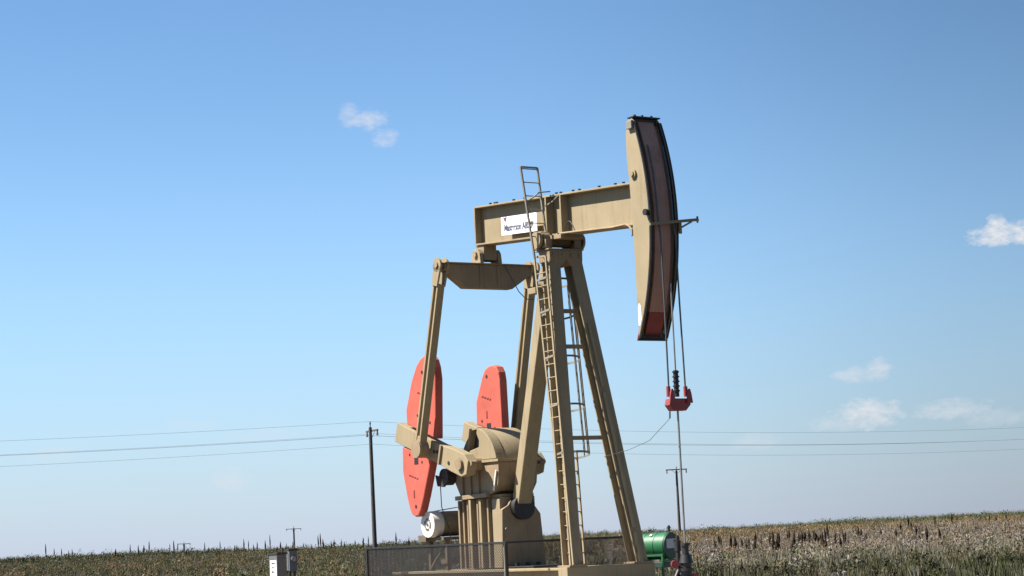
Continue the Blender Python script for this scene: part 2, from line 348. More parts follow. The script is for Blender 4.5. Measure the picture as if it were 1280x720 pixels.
for i in range(64):
    px = random.gauss(985, 42) if i % 3 else random.uniform(868, 1045)
    if 866 < px < 1060: stalk(px, random.uniform(122, 178), random.choice((0, 1, 3, 3, 1, 4)), LR, GR, random.uniform(.7, 1.0))
LF = 'lone dark weed stalk scattered on the tan slope at far right'; GF = 'scattered weed stalks on the far right slope'
for px, Y in ((1064,185),(1083,205),(1102,196),(1108,205),(1118,232),(1121,225),(1127,190),(1130,165),(1151,235),(1156,170),(1166,238),(1172,232),(1208,262),(1214,255),(1219,262),(1227,258),(1278,190),(1240,268),(1140,150)):
    stalk(px, Y*.85, random.choice((0, 1, 3)), LF, GF, random.uniform(.75, 1.0))
LM = 'thin dark weed stalk in the green grass at bottom right'; GM = 'weed stalks in the near green grass'
for px, Y in ((870,70),(885,64),(908,72),(925,62),(962,70),(993,66),(1001,58),(1035,64),(1129,56),(1172,50),(1105,52),(700,72),(722,78),(736,75),(752,70),(764,84),(779,78)):
    stalk(px, Y, 4, LM if px > 800 else 'thin dark weed stalk seen between the front legs of the pumpjack', GM if px > 800 else 'weed stalks behind the front legs', .42 if px > 800 else .6)

ORD = 'first second third fourth fifth sixth seventh eighth ninth tenth eleventh twelfth thirteenth fourteenth fifteenth sixteenth seventeenth eighteenth nineteenth twentieth'.split()
for grp, phrase in ((GF, 'lone dark weed stalk on the tan slope at far right'), (GM, 'thin dark weed stalk in the green grass at bottom right'), ('weed stalks behind the front legs', 'thin weed stalk seen between the front legs')):
    os_ = sorted([o for o in COL.objects if o.get('group') == grp], key=lambda o: o.location.x/o.location.y)
    for i, o in enumerate(os_): o['label'] = phrase + ', ' + (ORD[i] + ' from the left' if i else 'leftmost of them')

# ------------------------------------------------------------------ pumpjack
pj = empty('pumpjack', (OX, OY, 0), TH, label='large beige oil pumpjack with orange counterweights and tall curved horse head', cat='pumpjack')
BG, BD = M['beige'], M['beige_oil_shade']
# base frame
b = MB()
for y in (-.62, .62):                                   # two long I-beams
    b.box(-6.6, 1.32, y-.15, y+.15, .87, .93); b.box(-6.6, 1.32, y-.025, y+.025, .52, .87); b.box(-6.6, 1.32, y-.15, y+.15, .46, .52)
for x in (-6.4, -5.2, -3.9, -1.4, .1): b.box(x-.1, x+.1, -.47, .47, .5, .9)
b.box(1.33, 1.68, -1.27, 1.12, .52, .95)
b.box(-1.85, -.75, -.5, .62, .52, .955)
b.build('base_frame', BG, pj, .012)
b = MB()
b.box(-6.9, 2.1, -1.35, 1.35, .0, .455)
cb = b.build('concrete_base', M['concrete'], None, .03)
cb.location = (OX, OY, 0); cb.rotation_euler = (0, 0, TH); tag(cb, 'concrete foundation block under the beige pumpjack', 'foundation')

# samson post
def hleg(a, b_, w, h, name='leg'):
    a, b_ = Vector(a), Vector(b_); mb = MB(); d = (b_-a).normalized(); r = Vector((0, 1, 0)); r = (r-d*r.dot(d)).normalized(); q = d.cross(r)
    t = .035
    mb.beam(a, b_, t, h-2*t)                                    # web
    for s_ in (-1, 1):                                           # flanges face forward and back
        o_ = q*(s_*(h-t)/2); mb.beam(a+o_, b_+o_, w, t)
    return mb
A0, A1 = (1.45, -.97, .95), (.24, -.30, 7.92)
B0, B1 = (1.45, .83, .95), (.24, .29, 7.92)
for a, b_ in ((A0, A1), (B0, B1)):
    o = hleg(a, b_, .31, .32).build('leg', BG, pj, .008)
    mb = MB(); mb.box(a[0]-.22, a[0]+.24, a[1]-.24, a[1]+.24, .952, .99); mb.build('foot_plate', BD, o, .006)
mb = MB(); mb.beam((-1.80, -.02, 2.45), (-.12, -.02, 7.92), .38, .27)
lg = mb.build('leg', BG, pj, .02)
MB().cyl((-2.05, -.02, 2.34), (-1.70, -.02, 2.34), .29, n=32).build('foot_hub', M['black'], lg, .01)
mb = MB()
for z in (6.68, 5.86, 3.78):
    t = (z-.95)/(7.92-.95); xa = 1.45+(.24-1.45)*t; ya = -.97+(.64)*t; yb = .83-.52*t
    MB().beam((xa-.02, ya+.15, z), (xa-.02, yb-.15, z), .09, .09, (1, 0, 0)).build('cross_brace', BD, pj)
mb = MB()
mb.prism([(-.45, 7.82), (-.12, 7.72), (.0, 7.88), (.12, 7.72), (.45, 7.82), (.46, 8.08), (-.46, 8.08)], .0, .44, 'x')
mb.box(-.12, .46, -.49, .49, 8.08, 8.11)
for y in (-.36, -.1, .14, .36): mb.cyl((.44, y, 7.95), (.48, y, 7.95), .035, n=8)
mb.build('top_plate', BD, pj, .01)
# bright pipe running down the far front leg
mb = MB(); pt = lambda t, dx=-.0, dy=-.0: tuple(B0[i]+(B1[i]-B0[i])*t+(.22 if i == 0 else (-.07 if i == 1 else 0)) for i in range(3))
mb.tube([pt(.0), pt(.10)], .045); mb.tube([pt(.115), pt(.55)], .045); mb.tube([pt(.57), pt(.78)], .036)
mb.build('conduit', BG, pj)

# saddle bearing
mb = MB(); mb.cyl((.1, -.52, 8.33), (.1, .52, 8.33), .15, n=28)
for y in (-.40, .40): mb.box(-.16, .36, y-.09, y+.09, 8.13, 8.33); mb.cyl((.1, y-.09, 8.33), (.1, y+.09, 8.33), .21, n=28)
for y in (-.40, .40):
    for x in (-.12, .32): mb.cyl((x, y, 8.1), (x, y, 8.42), .03, n=8)
sb = mb.build('saddle_bearing', BD, pj, .008)
MB().cyl((.1, .522, 8.33), (.1, .60, 8.33), .19, n=28).build('bearing_cap', M['black'], sb)
MB().cyl((.1, -.60, 8.33), (.1, -.522, 8.33), .19, n=28).build('bearing_cap', BG, sb)
MB().cyl((.1, .602, 8.33), (.1, .66, 8.33), .21, n=28).build('bearing_cap', BG, sb)

# walking beam (slopes down towards the head)
def bz(x): return 9.11 - (x+2.95)*.0655
HB = .47; x0, x1 = -2.95, 3.42
mb = MB()
def slab(y0, y1, d0, d1, xa=x0, xb=x1):
    mb.hexa([(xa,y0,bz(xa)+d0),(xb,y0,bz(xb)+d0),(xb,y1,bz(xb)+d0),(xa,y1,bz(xa)+d0),(xa,y0,bz(xa)+d1),(xb,y0,bz(xb)+d1),(xb,y1,bz(xb)+d1),(xa,y1,bz(xa)+d1)])
slab(-.02, .02, -HB+.04, HB-.04); slab(-.22, .22, HB-.04, HB); slab(-.22, .22, -HB, -HB+.04)
wb = mb.build('walking_beam', BG, pj, .006)
mb = MB()
for xa in (.02, .60):
    for s_ in (-1, 1):
        y0, y1 = (.022, .235) if s_ > 0 else (-.235, -.022)
        slab(y0, y1, -HB+.043, HB-.043, xa, xa+.05)
mb.build('stiffener', BG, wb, .004)
mb = MB(); slab(-.215, .215, -HB+.0, HB-.0, x0-.05, x0-.003); mb.build('end_plate', BD, wb)
mb = MB(); slab(-.32, .32, -HB-.10, -HB-.003, -.26, .72); mb.build('saddle_plate', BD, wb, .01)
mb = MB()
for xa in (-2.4, -2.2, -2.12, -1.4, -.95, -.3, .35, .52, 1.0, 1.25, 2.0, 2.9, 2.6):
    for y in (-.12, .12): MB().cyl((xa, y, bz(xa)+HB), (xa, y, bz(xa)+HB+.05), .035, n=8).build('bolt', M['dark_steel'], wb)
mb = MB(); pth = [(.66, -.27, bz(.66)-HB+.02), (2.6, -.27, bz(2.6)-HB-.0), (3.1, -.27, bz(3.1)-HB+.03), (3.25, -.3, bz(3.2)-HB-.02), (3.38, -.32, bz(3.3)-HB-.12), (3.40, -.34, bz(3.3)-HB-.25)]
mb.tube(pth, .025); mb.build('grease_line', BD, wb)
mb = MB(); mb.tube([(.75+.42*k/10, -.25, bz(.9)-HB+.03+.24*math.sin(math.pi*k/10)) for k in range(11)], .012, 6); mb.build('hose', M['dark_steel'], wb)
# lettered sign on the web
sg = MB(); za, zb = -.315, .115
sx0, sx1 = -1.80, -.33
sg.hexa([(sx0,-.235,bz(sx0)+za-.0),(sx1,-.235,bz(sx1)+za),(sx1,-.222,bz(sx1)+za),(sx0,-.222,bz(sx0)+za),(sx0,-.235,bz(sx0)+zb),(sx1,-.235,bz(sx1)+zb),(sx1,-.222,bz(sx1)+zb),(sx0,-.222,bz(sx0)+zb)])
sgn = sg.build('sign', M['sign_white'], wb)
sgb = MB()
for x in (-1.6, -.5): sgb.box(x-.02, x+.02, -.221, -.021, bz(x)-.25, bz(x)-.2)
sgb.build('bracket', BD, sgn)
fc = bpy.data.curves.new('lettering', 'FONT'); fc.body = 'Masterson A802R'; fc.size = .225; fc.extrude = .002; fc.offset = .006; fc.space_character = .95
ft = bpy.data.objects.new('lettering_tmp', fc); COL.objects.link(ft)
bpy.context.view_layer.update()
dg = bpy.context.evaluated_depsgraph_get(); tm = bpy.data.meshes.new_from_object(ft.evaluated_get(dg))
COL.objects.unlink(ft); bpy.data.objects.remove(ft)
tw = max(v.co.x for v in tm.vertices); ks = 1.24/tw
tilt = math.atan(.0655)
tm.transform(Matrix.Translation((sx0+.11, -.239, bz(sx0)+za+.085)) @ Matrix.Rotation(tilt, 4, 'Y') @ Matrix.Rotation(R(90), 4, 'X') @ Matrix.Diagonal((ks, 1, 1, 1)))
tm.materials.clear(); tm.materials.append(M['ink'])
lt = bpy.data.objects.new('lettering', tm); COL.objects.link(lt); lt.parent = sgn
em = MB(); ex, ez = sx0+.17, bz(sx0)+.05
em.prism([(ex-.075, ez+.035), (ex, ez-.10), (ex+.075, ez+.035), (ex+.045, ez+.055), (ex, ez+.03), (ex-.045, ez+.055)], -.239, -.2365)
em.build('emblem', M['ink_red'], sgn)

# horse head
xc, zc, RA = -1.81, 8.3, 5.9
def arc(z, rr=RA): return xc + math.sqrt(rr*rr-(z-zc)**2)
zs = [5.75 + (10.44-5.75)*i/28 for i in range(29)]
front = [(arc(z), z) for z in zs]
outline = front + [(3.62, 10.52), (3.50, 10.50), (3.38, 10.22), (3.37, 9.7), (3.42, 9.1), (3.46, 8.2), (3.47, 7.2), (3.47, 6.2), (3.475, 5.75)]
mb = MB(); mb.prism(outline, -.355, -.325); mb.prism(outline, .325, .355)
hh = mb.build('horse_head', BG, pj, .005)
def ribbon(y0, y1, d, z0, z1, name, mt, th=.03, n=24):
    mb = MB(); P = []
    for i in range(n+1):
        z = z0+(z1-z0)*i/n; x = arc(z)-d; P.append((x, z))
    poly = P + [(x-th, z) for x, z in reversed(P)]
    return mb.prism(poly, y0, y1).build(name, mt, hh)
ribbon(-.324, .324, .12, 6.30, 10.44, 'face_channel', M['head_face'])
ribbon(-.21, .21, .045, 6.30, 10.44, 'face_plate', M['head_face'], .07)
ribbon(-.324, .324, .12, 5.76, 6.297, 'face_channel', M['dark_red'])
ribbon(-.21, .21, .045, 5.76, 6.297, 'face_plate', M['dark_red'], .07)
mb = MB()
for y0, y1 in ((-.375, -.356), (.356, .39)):                      # dark edge rims
    P = [(arc(z)+.012, z) for z in zs]; mb.prism(P + [(x-.04, z) for x, z in reversed(P)], y0, y1)
P = [(arc(z)+.012, z) for z in zs]
for y0, y1 in ((-.324, -.305), (.30, .324)): mb.prism(P + [(x-.06, z) for x, z in reversed(P)], y0, y1)
mb.build('edge_rim', M['black'], hh)
mb = MB(); mb.box(3.44, 3.475, -.324, .324, 5.75, 10.2); mb.build('back_plate', BD, hh)
mb = MB(); mb.box(3.475, 3.56, -.324, .324, 5.75, 5.78); mb.box(3.45, 3.50, -.39, .39, 5.70, 5.748); mb.build('bottom_plate', M['black'], hh)
mb = MB(); mb.box(3.48, 3.60, -.323, .323, 10.38, 10.522); mb.box(3.48, 3.70, -.37, .37, 10.5235, 10.555)
for y in (-.25, -.05, .2): mb.cyl((3.6, y, 10.56), (3.6, y, 10.60), .03, n=8)
mb.build('top_cap', M['dark_steel'], hh, .006)
mb = MB(); mb.box(3.50, 3.69, -.43, -.358, 10.28, 10.46); mb.build('corner_block', M['galv'], hh, .012)
mb = MB(); mb.cyl((3.60, -.40, 9.30), (3.60, -.357, 9.30), .10, n=24); mb.cyl((3.60, -.43, 9.30), (3.60, -.40, 9.30), .055, n=16); mb.build('pivot_boss', BG, hh, .008)
mb = MB(); mb.cyl((4.02, -.45, 8.40), (4.02, -.357, 8.40), .07, n=16); mb.build('latch_knob', M['black'], hh, .008)
mb = MB(); mb.prism([(3.50, 6.02), (3.55, 6.02), (3.60, 6.15), (3.60, 6.42), (3.54, 6.50), (3.50, 6.42)], -.362, -.3565); mb.build('sticker', M['sign_white'], hh)
# wireline guard bar across the front of the head
mb = MB(); mb.beam((4.17, -.44, 8.12), (4.17, .88, 8.27), .05, .06, (1, 0, 0)); mb.beam((4.14, .42, 8.08), (4.17, .70, 8.22), .035, .035, (1, 0, 0)); mb.beam((4.14, .40, 7.95), (4.14, .40, 8.2), .04, .06, (1, 0, 0))
mb.cyl((4.17, .86, 8.20), (4.17, .86, 8.34), .022, n=8)
mb.build('guard_bar', BD, hh)

# equalizer under the tail
EX = -2.85
mb = MB()
poly = [(-1.28, 8.02), (-1.12, 7.88), (-.70, 7.58), (.62, 7.58), (1.06, 7.86), (1.26, 8.0), (1.26, 8.15), (-1.28, 8.15)]
mb.prism(poly, EX-.13, EX+.13, 'x')
mb.box(EX-.2, EX+.2, -1.30, 1.28, 8.152, 8.18)
for y in (-.28, .22): mb.box(EX+.131, EX+.16, y-.03, y+.03, 7.60, 8.14)
eq = mb.build('equalizer', BD, pj, .01)
mb = MB()
for y in (-.26, .26): mb.prism([(EX-.2+.2*0, 8.182), (EX+.2, 8.182), (EX+.17, 8.42), (EX+.09, 8.52), (EX-.09, 8.52), (EX-.17, 8.42)], y-.05, y+.05)
mb.cyl((EX, -.36, 8.40), (EX, .36, 8.40), .075, n=18)
mb.build('clevis', BG, eq, .01)
mb = MB(); zt = bz(EX)-HB
mb.box(EX-.17, EX+.17, -.18, .18, 8.26, zt-.002); mb.cyl((EX, -.19, 8.40), (EX, .19, 8.40), .17, n=24)
mb.build('tail_bearing', BD, pj, .01)
mb = MB(); mb.tube([(EX+.15, .42, 8.12), (EX+.2, .55, 7.85), (EX+.25, .72, 7.5), (EX+.25, .92, 7.33), (EX+.25, 1.15, 7.32)], .011, 6); mb.build('hose', M['cable'], eq)

# crank geometry
SH = Vector((-2.7, 0, 3.4)); CA = R(180-18.2)
cd = Vector((math.cos(CA), 0, math.sin(CA))); cn = Vector((-cd.z, 0, cd.x))      # along, across (downwards/back)
if cn.z < 0: cn = -cn
PIN = SH + cd*1.42 + Vector((0, 0, 0))
def pitman(sy):
    top = Vector((EX, sy*1.30, 8.12)); bot = Vector((PIN.x, sy*1.36, PIN.z))
    d = (bot-top).normalized(); mb = MB(); a = top+d*.45; e = bot-d*.12; y = Vector((0, 1, 0)); y = (y-d*y.dot(d)).normalized(); x = d.cross(y)
    mb.beam(a, e, .03, .10)
    for s_ in (-1, 1): mb.beam(a+x*(s_*.085), e+x*(s_*.085), .19, .06)
    o = mb.build('pitman_arm', BG, pj, .005)
    mb = MB()
    for s_ in (-1, 1):
        c = top+y*(s_*.10)
        mb.cyl(c-y*.025, c+y*.025, .17, n=24)
        mb.beam(c, c+d*.50, .05, .33, y, .05, .22)
    mb.cyl(top-y*.16, top+y*.16, .07, n=16)
    mb.build('top_clevis', BG, o, .006)
    mb = MB(); mb.cyl(bot-y*.13, bot+y*.13, .21, n=28); mb.beam(bot, bot-d*.32, .2, .3, y, .16, .2)
    mb.build('wrist_pin_bearing', BD, o, .012)
    return o
pitman(-1); pitman(1)
def crank(sy):
    y0, y1 = (-1.10, -.84) if sy < 0 else (.84, 1.10)
    def P(l, w): q = SH+cd*l+cn*w; return (q.x, q.z)
    mb = MB()
    mb.prism([P(-.30, -.16), P(-.30, .16), P(-.1, .27), P(.35, .27), P(1.0, .22), P(3.03, .24), P(3.03, -.24), P(1.0, -.24), P(.35, -.27), P(-.1, -.27)], y0, y1)
    o = mb.build('crank', BG, pj, .015)
    yo = y0 if sy < 0 else y1; yf = lambda d: (yo-d if sy < 0 else yo+d)
    mb = MB(); a, b_ = P(0, 0), P(0, 0)
    mb.cyl((SH.x, min(y0, y1)-.0, SH.z), (SH.x, sy*.56, SH.z), .16, n=24); mb.cyl((SH.x, yf(0), SH.z), (SH.x, yf(.07), SH.z), .13, n=20)
    c1 = P(-.33, .12); c2 = P(-.33, -.12); mb.cyl((c1[0], y0+.05, c1[1]), (c1[0], y1-.05, c1[1]), .06, n=12)
    mb.build('shaft_hub', BD, o, .008)
    # ribs and holes on the outer face
    mb = MB()
    q0, q1 = P(.88, .23), P(.93, -.235); mb.prism([P(.86, .23), P(.92, .23), P(.92, -.24), P(.86, -.24)], yf(0), yf(.05))
    mb.build('rib', BD, o)
    mb = MB()
    for l, w in ((1.06, .02), (1.19, -.01), (1.85, .0), (.5, -.1)): q = P(l, w); MB().cyl((q[0], yf(.0), q[1]), (q[0], yf(.012), q[1]), .045, n=14).build('bolt', M['black'], o)
    return o
for sy in (-1, 1):
    co = crank(sy)
    y0, y1 = (-1.07, -.85) if sy < 0 else (.72, .94)
    dx, dz = (0, 0) if sy < 0 else (.10, -.16)
    def smoothpoly(p, k=2):
        for _ in range(k):
            q = []
            for i in range(len(p)):
                a, b_ = p[i], p[(i+1) % len(p)]
                q += [(a[0]*.78+b_[0]*.22, a[1]*.78+b_[1]*.22), (a[0]*.22+b_[0]*.78, a[1]*.22+b_[1]*.78)]
            p = q
        return p
    up_ = [(-5.10, 4.50), (-5.11, 4.85), (-4.82, 5.50), (-4.36, 6.06), (-3.84, 6.04), (-3.70, 5.60), (-3.80, 4.07)]
    lo_ = [(-5.36, 3.98), (-5.38, 3.35), (-5.22, 2.72), (-5.02, 2.28), (-4.66, 2.28), (-4.42, 2.75), (-4.02, 3.66)]
    for nm, pl_ in (('counterweight', up_), ('counterweight', lo_)):
        if pl_ is up_:
            c = pl_[:2] + smoothpoly([pl_[1], pl_[2], pl_[3], pl_[4], pl_[5]], 2)
            pp = [pl_[0], pl_[1], pl_[2]] + [(-4.55, 5.88), (-4.36, 6.03), (-4.14, 6.10), (-3.95, 6.08), (-3.82, 5.97), (-3.74, 5.78), (-3.70, 5.5)] + [pl_[6]]
        else:
            pp = [pl_[0], pl_[1], pl_[2]] + [(-5.13, 2.46), (-5.03, 2.32), (-4.88, 2.25), (-4.74, 2.27), (-4.62, 2.40), (-4.45, 2.72)] + [pl_[6]]
        if sy > 0 and pl_ is up_: pp = [(-4.74, 4.45), (-4.72, 5.0), (-4.40, 5.60), (-4.27, 5.76), (-4.10, 5.84), (-3.90, 5.85), (-3.76, 5.80), (-3.66, 5.66), (-3.62, 5.45), (-3.60, 4.1)]; pp = [(x-dx, z-dz) for x, z in pp]
        pp = [(x+dx, z+dz) for x, z in pp]
        w = MB().prism(pp, y0, y1).build(nm, M['orange'], co, .03)
        yo = y0 if sy < 0 else y0
        mk = MB()
        cx = sum(p[0] for p in pp)/len(pp); cz = sum(p[1] for p in pp)/len(pp); s_ = 1 if pl_ is up_ else -1
        ax, azz = (-4.28+dx, 4.52+dz) if s_ > 0 else (-4.72+dx, 3.60+dz)
        MB().box(ax-.09, ax+.09, y0-.006, y0+.01, azz-.09, azz+.09).build('slot', M['black'], w)
        cz = (min(p[1] for p in pp)+max(p[1] for p in pp))/2; cx = -4.35+dx if s_ > 0 else -4.88
        for hx, hz_, hr in ((ax+.26, azz-.05, .035), (ax-.30, azz+.16, .035), (cx+.06, cz+s_*.62, .045)):
            MB().cyl((hx, y0-.006, hz_), (hx, y0+.01, hz_), hr, n=10).build('bolt_hole', M['black'], w)
        for k in range(4): MB().box(cx-.20+k*.11, cx-.12+k*.11, y0-.012, y0+.005, cz+.13-k*.03, cz+.16-k*.03).build('cast_mark', M['dark_red'], w)
        MB().box(cx-.02, cx+.02, y0-.012, y0+.005, cz-.40, cz-.22).build('cast_mark', M['dark_red'], w)

# gear reducer
low = [(-4.02, 3.42), (-3.98, 3.22), (-3.62, 2.67), (-2.35, 2.67), (-2.12, 2.74), (-1.98, 2.9), (-1.93, 3.15), (-1.92, 3.42)]
mb = MB(); mb.prism(low, -.55, .55)
gr = mb.build('gear_reducer', BD, pj, .015)
UC = (-2.97, 3.28); ur = .98
au = lambda d, r_=ur: (UC[0]+r_*math.cos(R(d)), UC[1]+r_*math.sin(R(d)))
upn = [au(12+156*k/30) for k in range(31)]
mb = MB(); mb.prism(upn, -.30, .55); up_o = mb.build('upper_housing', BG, gr, .01)
up_o.data.polygons.foreach_set('use_smooth', [abs(p.normal.y) < .5 for p in up_o.data.polygons])
mb = MB()
mb.prism([au(12+66*k/14, 1.0) for k in range(15)] + [(-2.80, 4.12), (-2.70, 3.95), (-2.72, 3.80), (-3.20, 3.72), (-3.12, 3.48)], -.56, -.302)
mb.prism([(-3.27, 3.66), (-3.20, 3.72), (-3.03, 4.24), (-3.10, 4.25)], -.56, -.302)
mb.build('side_cover', BG, up_o, .02)
MB().prism([(-3.19, 3.72), (-3.02, 4.21), (-2.79, 4.21), (-2.70, 3.95), (-2.73, 3.80)], -.40, -.302).build('recess_panel', M['dark_steel'], up_o)  # dark panel set into the recess of the side cover
mb = MB(); mb.prism([(-3.10, 4.25), (-2.72, 4.26), (-2.74, 4.22), (-3.08, 4.21)], -.56, -.302); mb.build('cover_lip', BG, up_o)
mb = MB(); mb.box(-4.08, -1.86, -.60, .60, 3.42, 3.479); mb.build('housing_flange', BG, gr, .006)
mb = MB(); mb.beam((-2.12, -.58, 2.75), (-1.98, -.58, 3.22), .03, .04); mb.build('sight_tube', M['motor_white'], gr)
mb = MB(); mb.beam((-3.7, -.60, 2.63), (-2.35, -.60, 2.66), .12, .10); mb.box(-3.9, -2.0, -.46, .46, 2.60, 2.665); mb.build('mounting_rail', BD, gr, .008)
mb = MB()
for x in (-3.45, -3.1, -2.75): mb.prism([(x-.02, 2.7), (x+.02, 2.7), (x+.02, 3.2), (x-.02, 3.3)], -.60, -.552)
mb.build('rib', BD, gr)
# brake drum, lever and cable
mb = MB(); mb.cyl((-3.95, -.80, 3.16), (-3.95, -.56, 3.16), .20, n=24); mb.prism([(-4.30, 3.22), (-4.22, 2.95), (-3.95, 2.92), (-3.72, 3.08)], -.82, -.76); mb.build('brake_drum', M['dark_steel'], gr, .01)
mb = MB(); mb.tube([(-4.20, -.74, 3.0), (-4.25, -.70, 2.45), (-4.25, -.5, 1.9), (-4.3, -.4, 1.2)], .013, 6); mb.build('brake_cable', M['cable'], gr)
# sheave behind
mb = MB(); mb.cyl((-4.55, .58, 3.42), (-4.55, .74, 3.42), .56, n=40); mb.cyl((-4.55, .56, 3.42), (-4.55, .80, 3.42), .12, n=20); mb.build('drive_sheave', M['dark_steel'], gr, .01)

# pedestal below the reducer
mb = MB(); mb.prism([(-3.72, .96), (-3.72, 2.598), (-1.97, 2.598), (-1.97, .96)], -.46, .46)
ped = mb.build('pedestal', BD, pj, .01)  # darker paint stands for the shade on the pedestal's near side
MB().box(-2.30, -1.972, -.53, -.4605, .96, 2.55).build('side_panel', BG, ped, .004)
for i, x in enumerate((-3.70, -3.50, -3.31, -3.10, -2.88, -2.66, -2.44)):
    pr = i in (3, 5); mb = MB(); mb.box(x-(.045 if pr else .03), x+(.045 if pr else .03), -.64 if pr else -.57, -.462, .96, 2.57); mb.build('rib', BG if pr else BD, ped, .004)  # two wide ribs painted lighter as sunlit, the rest darker as shaded
mb = MB()
mb.prism([(-.60, .96), (.62, .96), (.53, 2.18), (.34, 2.42), (.24, 2.52), (-.28, 2.52), (-.36, 2.40), (-.54, 2.30)], -1.968, -1.86, 'x')
fp = mb.build('front_plate', M['beige_oil_shade'], ped, .01)
mb = MB()
for z in (1.85, 1.35): mb.cyl((-1.86, -.47, z), (-1.80, -.47, z), .035, n=8)
mb.build('bolt', M['galv'], fp)
mb = MB(); mb.box(-1.86, -.72, -.52, .66, .958, .985)
for y in (-.3, .0, .3): mb.cyl((-1.7, y, .985), (-1.7, y, 1.06), .05, n=10)
mb.build('base_lip', M['black'], ped, .01)

# prime mover
mt_ = MB(); MX, MZ = -4.6, 2.05
mt_.cyl((MX, -.62, MZ), (MX, .55, MZ), .30, n=32)
for k in range(10):
    a = R(-40+k*29); mt_.beam((MX+.30*math.cos(a), -.55, MZ+.30*math.sin(a)), (MX+.30*math.cos(a), .5, MZ+.30*math.sin(a)), .03, .02, (math.cos(a), 0, math.sin(a)))
mot = mt_.build('motor', BG, pj, .008)
mb = MB(); mb.cyl((MX, -.90, MZ), (MX, -.622, MZ), .31, .325, n=36); mb.build('end_bell', M['motor_white'], mot, .03)
mb = MB()
for k in range(24):
    if k % 6 in (2,): continue
    a0 = 2*math.pi*k/24; a1 = a0+.2
    mb.hexa([(MX+math.cos(a)*r_, y, MZ+math.sin(a)*r_) for y in (-.912, -.9005) for a, r_ in ((a0, .10), (a1, .10), (a1, .15), (a0, .15))])
mb.cyl((MX, -.92, MZ), (MX, -.9005, MZ), .035, n=12)
mb.build('vent_slots', M['cab_grey'], mot)
mb = MB(); mb.box(MX-.45, MX+.45, -.75, .6, 1.66, 1.74)
for x in (-.38, .38):
    for y in (-.6, .45): mb.box(MX+x-.05, MX+x+.05, y-.05, y+.05, .95, 1.66)
mb.beam((MX-.36, -.62, 1.0), (MX+.36, -.62, 1.6), .05, .05); mb.box(MX-.55, MX-.2, -.85, -.55, 1.64, 1.80); mb.box(MX+.2, MX+.5, -.7, .3, 1.10, 1.2)
mb.build('motor_stand', M['stand'], mot, .006)
mb = MB(); mb.cyl((MX, .57, MZ), (MX, .74, MZ), .15, n=24); mb.build('motor_sheave', M['dark_steel'], mot)
mb = MB(); mb.tube([(MX-.3, -.5, MZ+.32), (MX+.8, -.5, MZ+.38)], .012, 6); mb.build('belt_guard_rod', M['cable'], mot)

# ladder and cage
Lb, Lt = Vector((1.20, -.93, 1.0)), Vector((0.0, -.58, 7.95)); Mb, Mt = Vector((1.68, -1.10, 1.0)), Vector((.48, -.60, 7.92)); Rb, Rt = Vector((1.0, -.31, 1.0)), Vector((.66, -.15, 3.5))
LZ = lambda a, b_, z: a.lerp(b_, (z-a.z)/(b_.z-a.z))
mb = MB()
mb.beam(Lb, Lt, .035, .05); mb.beam(Mb, Mt, .035, .05); mb.beam(Rb, Rt, .035, .05)
z = 1.25
while z < 7.8: mb.cyl(LZ(Lb, Lt, z), LZ(Mb, Mt, z), .013, n=6); z += .30
z = 1.25
while z < 3.4: mb.cyl(LZ(Lb, Lt, z), LZ(Rb, Rt, z), .015, n=6); z += .30
mb.beam(Lt, Mt, .04, .04, (0, 0, 1))
for z in (1.9, 3.3, 5.0, 6.5): mb.beam(LZ(Mb, Mt, z), LZ(Mb, Mt, z)+Vector((-.25, .16, 0)), .03, .03, (0, 0, 1))
ld = mb.build('ladder', BG, pj)
mb = MB(); ut = Vector((.13, -.93, 10.0))
mb.beam((.13, -.66, 7.9), ut, .035, .05); mb.beam((.13, -.26, 7.9), ut+Vector((0, .46, 0)), .035, .05)
z = 8.1
while z < 10.0:
    t = (z-7.9)/2.1; y = -.66-.27*t; mb.cyl((.13, y, z), (.13, y+.40+.06*t, z), .014, n=6); z += .31
mb.beam(ut, ut+Vector((0, .46, 0)), .035, .035, (1, 0, 0)); mb.tube([(.15, -.72, 9.25), (.22, -.5, 9.42), (.3, -.26, 9.44)], .018, 6); mb.tube([(.15, -.30, 9.12), (.4, -.26, 9.2), (.6, -.25, 9.3)], .018, 6)
mb.build('ladder_extension', M['galv'], ld)
mb = MB(); strips = {}
ldir = (Lt-Lb).normalized(); uu = Vector((0, 1, 0)); uu = (uu-ldir*uu.dot(ldir)).normalized(); vv = uu.cross(ldir)
for z in (3.42, 4.5, 5.60, 6.65, 7.4):
    t = (z-.95)/6.97; c = Vector((1.45-1.21*t-.55, -.97+.64*t+.62-.03*(z-3.42), z)); r_ = .39; ring = []
    for k in range(33):
        a = 2*math.pi*k/32; p = c+vv*(math.sin(a)*r_)+uu*(math.cos(a)*r_); ring.append(p)
    mb = MB()
    for k in range(32): mb.beam(ring[k], ring[k+1], .045, .012, ldir)
    L_ = LZ(Lb, Lt, z); mb.beam(ring[14], L_, .035, .015, ldir); mb.beam(L_, LZ(Mb, Mt, z+.03)+Vector((0, -.02, 0)), .045, .02, ldir)
    mb.build('cage_hoop', M['galv'], ld)
    for k in (27, 31, 1, 4, 7): strips.setdefault(k, []).append(ring[k])
for k, ps in strips.items():
    mb = MB()
    for a, b_ in zip(ps[:-1], ps[1:]): mb.beam(a, b_, .03, .012)
    mb.build('cage_strip', M['galv'], ld)
mb = MB(); mb.box(-.55, -.22, -.44, -.23, 7.16, 7.30); mb.build('grease_bracket', BG, pj, .01)

